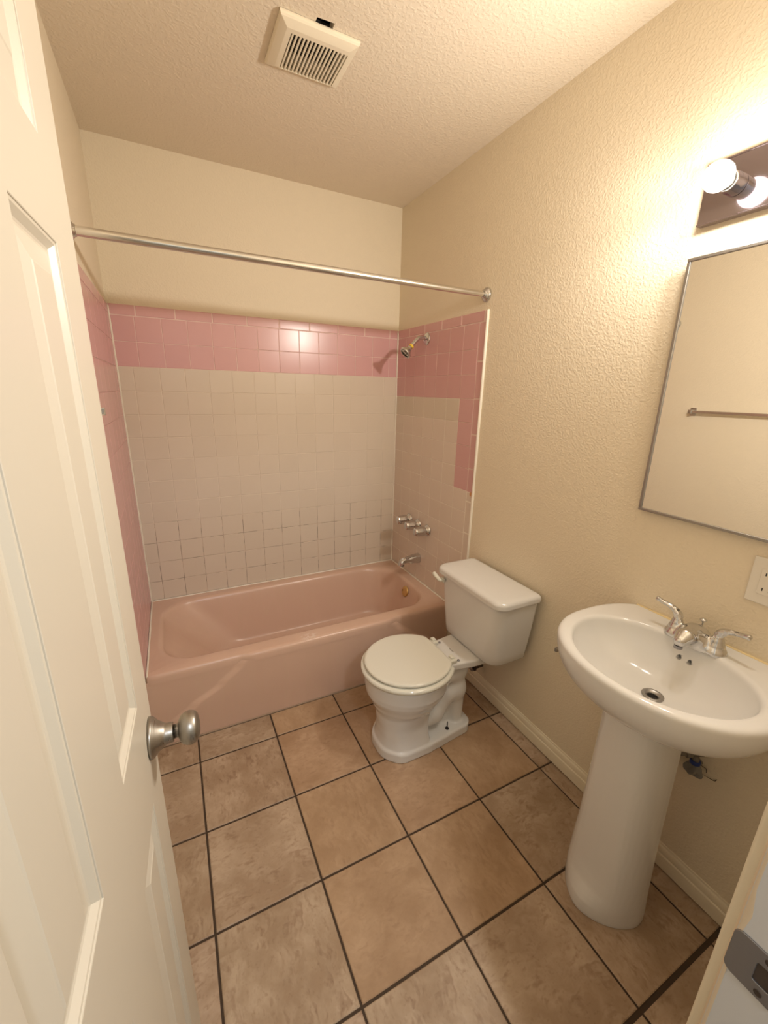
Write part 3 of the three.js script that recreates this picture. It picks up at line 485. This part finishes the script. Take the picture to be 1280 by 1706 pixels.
// ---------------------------------------------------------------- pedestal sink with faucet
{
  const CZ = 1.888, t = thing('pedestal_sink', 'white porcelain pedestal sink with an oval basin', 'sink', [0, 0, CZ]);
  const TOP = 0.838, bx = 1.272, DX = 1.292;
  const outer = (x, y, z) => {
    const dx = x - 1.30, a = dx < 0 ? 0.240 : 0.275, n = dx < 0 ? 2.15 : 2.7, plan = Math.pow(Math.pow(Math.abs(dx) / a, n) + Math.pow(Math.abs(z) / 0.262, n), 1 / n), yy = (TOP - 0.012 - y) / 0.160;
    const r = yy > 0 ? Math.pow(Math.pow(plan, 2.25) + Math.pow(yy, 2.25), 1 / 2.25) : plan; let d = (r - 1) * 0.2;
    d = smax(d, y - TOP, 0.016); return Math.max(d, x - (W - 0.0015));
  };
  const basin = (x, y, z) => {
    const back = Math.max(0, x - bx), e = sdEll(x - bx, y - TOP - 0.010, z, x > bx ? 0.150 : 0.187, 0.150, 0.213), fl = 0.702 + 0.10 * Math.hypot(x - DX, z) - y; return smax(e, fl, 0.03);
  };
  const dish = (x, y, z) => sdEll(x - 1.285, y - TOP - 0.028, z, 0.212, 0.034, 0.240);     // the shallow dished rim around the basin
  const hole = (x, y, z) => Math.hypot(x - DX, z) - 0.0195;
  obj('basin', nets((x, y, z) => { let d = outer(x, y, z); d = smax(d, -dish(x, y, z), 0.008); d = smax(d, -basin(x, y, z), 0.014); if (y < 0.75) d = Math.max(d, -hole(x, y, z)); for (const zz of [-0.0135, 0.0135]) d = Math.max(d, -(Math.hypot((y - 0.786) * 0.9, z - zz) - 0.0056) - (x < 1.34 || x > 1.43 ? 1 : 0)); return d; }, [1.05, 0.63, -0.28], [1.506, 0.85, 0.28], 0.0042), M.white, t);
  const dr = lathe([[0.0125, -0.030], [0.0130, -0.006], [0.0135, -0.002], [0.020, 0.0015], [0.0245, 0.002], [0.0265, 0.0005], [0.026, -0.002]], 32); dr.translate(DX, 0.7125, 0); const dm = obj('drain', dr, M.steelFrame, t);
  obj('drain_opening', (() => { const g = new THREE.CylinderGeometry(0.0132, 0.0132, 0.002, 24); g.translate(DX, 0.7, 0); return g; })(), M.black, dm);
  // pedestal: D-shaped section, flat back, flared foot, shallow fluted front
  const N = 48, sec = (y, hw, xf, xb, n = 2.6, flute = 0) => { const c = []; for (let i = 0; i <= N; i++) { const a = -Math.PI / 2 + i / N * Math.PI, cs = Math.cos(a), sn = Math.sin(a), k = Math.pow(Math.pow(Math.abs(cs), n) + Math.pow(Math.abs(sn), n), -1 / n), fl = flute * Math.exp(-Math.pow(sn * k / 0.55, 4)); c.push([xb - 0.02 - (xb - 0.02 - xf) * cs * k * (1 - fl), y, hw * sn * k]); } c.push([xb, y, hw * 0.985]); c.push([xb, y, -hw * 0.985]); return c; };
  const ped = [[0.001, 0.114, 1.147, 1.290, 1.65, 0], [0.012, 0.115, 1.145, 1.291, 1.65, 0], [0.040, 0.114, 1.147, 1.292, 1.7, 0.0], [0.062, 0.1125, 1.155, 1.293, 1.9, 0.03], [0.085, 0.1105, 1.163, 1.294, 2.1, 0.07], [0.13, 0.107, 1.169, 1.296, 2.3, 0.10], [0.25, 0.1005, 1.173, 1.300, 2.4, 0.10], [0.42, 0.0945, 1.174, 1.305, 2.5, 0.08], [0.58, 0.090, 1.172, 1.308, 2.5, 0.05], [0.688, 0.088, 1.168, 1.310, 2.5, 0]];
  const pr = []; for (let i = 0; i + 1 < ped.length; i++) for (let k = 0; k < 4; k++) { const f = k / 4, e = f; pr.push(sec(...ped[i].map((v, q) => lerp(v, ped[i + 1][q], e)))); } pr.push(sec(...ped[ped.length - 1]));
  obj('pedestal', loft(pr, { capA: true, capB: true, crease: 0.7 }), M.white, t);
  bead([[W - 0.003, TOP - 0.002, -0.20], [W - 0.003, TOP - 0.001, 0.20]], 0.0048, M.caulkYellow, t);
  // faucet: base, two bells, low spout in one cast body
  const FX = 1.437, FY = TOP - 0.008;
  const fb = (x, y, z) => {
    x -= FX; y -= FY; const az = Math.abs(z), qx = x, qz = Math.max(az - 0.052, 0);
    let base = Math.max(Math.hypot(qx, qz) - 0.0265 + y * 0.10, 0); base = smax(Math.hypot(qx, qz) - 0.0265 + Math.max(0, y - 0.008) * 0.35, Math.max(y - 0.018, -y), 0.006);
    const rz = az - 0.051, bell = smax(Math.hypot(x, rz) - keys([[0, 0.0225], [0.020, 0.0215], [0.026, 0.0195], [0.040, 0.0155], [0.052, 0.012], [0.062, 0.009]], y)[1], y - 0.060, 0.008);
    let sp = sdEll(x + 0.002, y - 0.014, z, 0.034, 0.040, 0.046); sp = smin(sp, sdCap(x, y, z, [-0.004, 0.034, 0], [-0.052, 0.038, 0], 0.0225, 0.0195), 0.022); sp = smin(sp, sdCap(x, y, z, [-0.052, 0.038, 0], [-0.074, 0.029, 0], 0.0195, 0.016), 0.012);
    let d = smin(base, bell, 0.006); d = smin(d, sp, 0.010); return Math.max(d, -y);
  };
  const fa = obj('faucet', nets(fb, [FX - 0.105, FY - 0.006, -0.09], [FX + 0.045, FY + 0.08, 0.09], 0.0021), M.chrome, t); fa.userData.label = 'chrome two-handle faucet';
  for (const s of [-1, 1]) obj('handle', tube([[FX, FY + 0.054, s * 0.050, 0.0115], [FX + 0.001, FY + 0.064, s * 0.054, 0.0112], [FX + 0.001, FY + 0.073, s * 0.064, 0.0090], [FX, FY + 0.079, s * 0.080, 0.0068], [FX - 0.002, FY + 0.083, s * 0.100, 0.0062], [FX - 0.003, FY + 0.086, s * 0.113, 0.0074], [FX - 0.003, FY + 0.0865, s * 0.116, 0.0045]], 16, 6), M.chrome, fa);
  obj('lift_rod', (() => { const g = lathe([[0, 0.074], [0.004, 0.0735], [0.0085, 0.070], [0.0085, 0.067], [0.004, 0.064], [0.0022, 0.060], [0.0022, 0.02]], 20); g.translate(FX + 0.022, FY, 0); return g; })(), M.chrome, fa);
  const ar = new THREE.CylinderGeometry(0.010, 0.0105, 0.008, 20); ar.translate(FX - 0.077, FY + 0.013, 0); obj('aerator', ar, M.steel, fa);
}
{
  const t = thing('sink_drain_pipe', 'grey drain pipe running from the pedestal to the wall', 'pipe');
  obj('pipe', tube([[1.36, 0.440, 1.835, 0.011], [1.41, 0.452, 1.872, 0.011], [1.455, 0.482, 1.925, 0.011], [1.498, 0.488, 1.955, 0.011]], 16, 6), M.greyPipe, t);
  obj('slip_nut', tube([[1.458, 0.4835, 1.929, 0.015], [1.470, 0.4855, 1.938, 0.015]], 12, 2), M.greyPipe, t);
}
{
  const t = thing('sink_supply_valve', 'rag-wrapped grey shutoff valve with a blue ring below the sink', 'valve', [W, 0.447, 1.952]);
  const stem = new THREE.CylinderGeometry(0.009, 0.009, 0.03, 16); stem.rotateZ(Math.PI / 2); stem.translate(-0.015, 0.004, 0); obj('stem', stem, M.steelFrame, t);
  const rag = new THREE.IcosahedronGeometry(0.024, 4), p = rag.attributes.position; for (let i = 0; i < p.count; i++) { const x = p.getX(i), y = p.getY(i), z = p.getZ(i), a = Math.atan2(z, x), f = 1 + 0.22 * Math.sin(a * 5 + y * 90) + 0.15 * Math.sin(y * 190 + a * 3), k = lerp(1.25, 0.6, clamp((y + 0.024) / 0.048)); p.setXYZ(i, x * f * k * 0.7, y * 0.95 + 0.05 * z, z * f * k); } rag.computeVertexNormals(); rag.translate(-0.028, -0.006, 0); obj('rag', toCreasedNormals(rag, 0.7), M.rag, t);
  const ring = lathe([[0.0095, 0], [0.0135, 0.001], [0.0135, 0.011], [0.0095, 0.012]], 20); ring.translate(-0.028, 0.011, 0); obj('blue_ring', ring, M.blue, t).userData.label = 'blue ring';
  const nut = lathe([[0, 0.030], [0.008, 0.030], [0.0095, 0.022], [0.0095, 0.02], [0.0095, 0]], 6); nut.translate(-0.028, 0.006, 0); obj('nut', nut, M.greyPipe, t);
  obj('wire', [tube([[-0.02, -0.012, 0.01, 0.0009], [-0.006, -0.022, 0.026, 0.0009], [-0.003, -0.02, 0.046, 0.0009], [-0.003, -0.012, 0.05, 0.0009]], 6, 5), tube([[-0.02, 0.012, 0.012, 0.001], [-0.006, 0.0, 0.022, 0.001], [-0.004, -0.012, 0.024, 0.001]], 6, 5)], M.darkBrown, t);
  const t2 = thing('stop_valve_handle', 'black valve handle half hidden behind the sink pedestal', 'valve', [W, 0.435, 1.888]);
  obj('stem', (() => { const g = new THREE.CylinderGeometry(0.007, 0.007, 0.03, 12); g.rotateZ(Math.PI / 2); g.translate(-0.015, 0, 0); return g; })(), M.steelFrame, t2);
  obj('grip', (() => { const g = new THREE.SphereGeometry(0.014, 18, 12); g.scale(0.6, 1.5, 1); g.rotateX(-0.5); g.translate(-0.032, 0, 0); return g; })(), M.black, t2);
}
{
  const t = thing('toilet_paper_holder', 'small bronze paper holder bracket on the wall beside the sink', 'paper holder', [W, 0.532, 1.452]);
  obj('bracket', [rbox(-0.004, -0.018, -0.012, 0, 0.018, 0.012, 0.001), rbox(-0.05, -0.008, -0.006, -0.003, 0.008, 0.006, 0.002)], M.steelFrame, t);
}

// ---------------------------------------------------------------- mirror cabinet, vanity light, outlet
{
  const t = thing('medicine_cabinet', 'thin steel-framed mirror cabinet above the sink', 'mirror', [W, 1.147, 1.64]);
  const w = 0.50, h = 0.690, f = 0.0085, x = -0.022;
  obj('cabinet_box', box(-0.016, 0.006, 0.006, 0, h - 0.006, w - 0.006), M.steelFrame, t);
  obj('mirror_glass', box(-0.018, 0.004, 0.004, -0.0155, h - 0.004, w - 0.004), M.mirror, t);
  for (const [a, b, c, d] of [[0, 0, w, f], [0, h - f, w, h], [0, f, f, h - f], [w - f, f, w, h - f]]) obj('frame_rail', rbox(x, b, a, -0.0145, d, c, 0.0018), M.steelFrame, t);
}
{
  const t = thing('vanity_light', 'polished steel strip light with bare bulbs above the mirror', 'light', [W, 1.910, 1.643]);
  const w = 0.49, h = 0.132;
  obj('back_plate', [box(-0.020, 0.003, 0.002, 0, h - 0.003, w - 0.002)], M.plate, t);
  obj('edge_rail', [rbox(-0.0212, -0.001, 0, 0, 0.003, w, 0.0008), rbox(-0.0212, h - 0.003, 0, 0, h + 0.001, w, 0.0008)], M.plate, t);
  for (let k = 0; k < 3; k++) {
    const z = 0.075 + k * 0.17, lit = k < 2, y = 0.066, turn = (g) => { g.rotateZ(Math.PI / 2); g.translate(-0.020, y, z); return g; };
    const so = obj('socket', turn(lathe([[0, 0], [0.0235, 0], [0.0240, 0.002], [0.0235, 0.020], [0.0225, 0.022], [0.0225, 0.040], [0.0215, 0.042], [0.0175, 0.042], [0.0170, 0.030], [0, 0.030]], 36)), M.chrome, t);
    obj('bulb_base', turn(lathe([[0, 0.031], [0.0135, 0.031], [0.0150, 0.044], [0.0170, 0.050], [0.0168, 0.0505], [0, 0.0505]], 28)), M.outlet, so);
    const bulb = lathe([[0, 0.050], [0.0168, 0.0505], [0.0235, 0.058], [0.0295, 0.070], [0.0310, 0.080], [0.0295, 0.091], [0.0245, 0.1015], [0.0150, 0.1085], [0.0070, 0.1108], [0, 0.1113]], 36);
    obj('bulb', turn(bulb), lit ? std(0.9, 0.9, 0.88, 0.5, { emissive: new THREE.Color().setRGB(1, 0.93, 0.82), emissiveIntensity: 60 }) : phys(0.85, 0.84, 0.82, 0.3), so).userData.label = lit ? 'glowing white bulb' : 'unlit white bulb';
    if (lit) { const L = new THREE.PointLight(BULB_COLOR, BULB_CD, 0, 2); L.position.set(W - 0.020 - 0.079, 1.910 + y, 1.643 + z); L.castShadow = true; L.shadow.radius = 1.45; L.shadow.mapSize.set(1024, 1024); scene.add(L);
      // the frosted dome of an LED bulb throws most of its light forwards and sideways, little back past its collar
      for (const side of [-1, 1]) { const S = new THREE.SpotLight(BULB_COLOR, BULB_BEAM, 0, Math.PI / 2, 1, 2); S.position.copy(L.position); S.target.position.set(L.position.x - 1, L.position.y - 0.15, L.position.z + side * 0.9); S.castShadow = true; S.shadow.radius = 1.45; S.shadow.mapSize.set(1024, 1024); scene.add(S, S.target); } }
  }
}
{
  const t = thing('wall_outlet', 'cream wall outlet plate between the mirror and the sink', 'outlet', [W, 0.985, 1.945]);
  obj('cover_plate', rbox(-0.0065, 0, 0, 0, 0.120, 0.078, 0.0025), M.outlet, t);
  const r = obj('receptacle', rbox(-0.0085, 0.026, 0.0215, -0.004, 0.094, 0.0565, 0.001), M.outlet, t);
  for (const y of [0.040, 0.080]) for (const z of [0.032, 0.046]) obj('slot', box(-0.0089, y - 0.004, z - 0.0012, -0.0084, y + 0.004, z + 0.0012), M.black, r);
}

// ---------------------------------------------------------------- ceiling exhaust fan
{
  const x0 = 0.590, x1 = 0.828, z0 = 0.742, z1 = 0.954, t = thing('exhaust_fan', 'cream louvered exhaust fan cover on the ceiling', 'vent', [0, H, 0]);
  const hx0 = 0.630, hx1 = 0.803, hz0 = 0.768, hz1 = 0.915;
  const R = (i, y) => [[x0 + i, y, z0 + i], [x1 - i, y, z0 + i], [x1 - i, y, z1 - i], [x0 + i, y, z1 - i]], Q = (y) => [[hx0, y, hz0], [hx1, y, hz0], [hx1, y, hz1], [hx0, y, hz1]];
  obj('cover', loft([R(0.001, -0.001), R(0, -0.005), R(0.001, -0.010), R(0.0045, -0.0135), R(0.024, -0.0225), R(0.0255, -0.0228), Q(-0.0235), Q(-0.018)], { crease: 0.25 }), M.plastic, t);
  const n = 15; for (let i = 0; i < n; i++) { const x = lerp(hx0, hx1, (i + 0.5) / n); obj('slat', box(x - 0.0025, -0.0232, hz0 - 0.002, x + 0.0025, -0.0185, hz1 + 0.002), M.plastic, t); }
  obj('housing', [box(0.60, 0.10, 0.76, 0.82, 0.11, 0.99), box(0.60, 0.06, 0.76, 0.605, 0.10, 0.99), box(0.815, 0.06, 0.76, 0.82, 0.10, 0.99), box(0.60, 0.06, 0.755, 0.82, 0.10, 0.765), box(0.60, 0.06, 0.985, 0.82, 0.10, 0.99)], M.black, t);
  obj('fan_grid', [box(0.626, 0.02, 0.778, 0.794, 0.024, 0.928)], M.black, t);
}

scene.traverse((o) => { if (o.isMesh) { o.castShadow = true; o.receiveShadow = true; } });
renderer.render(scene, camera);
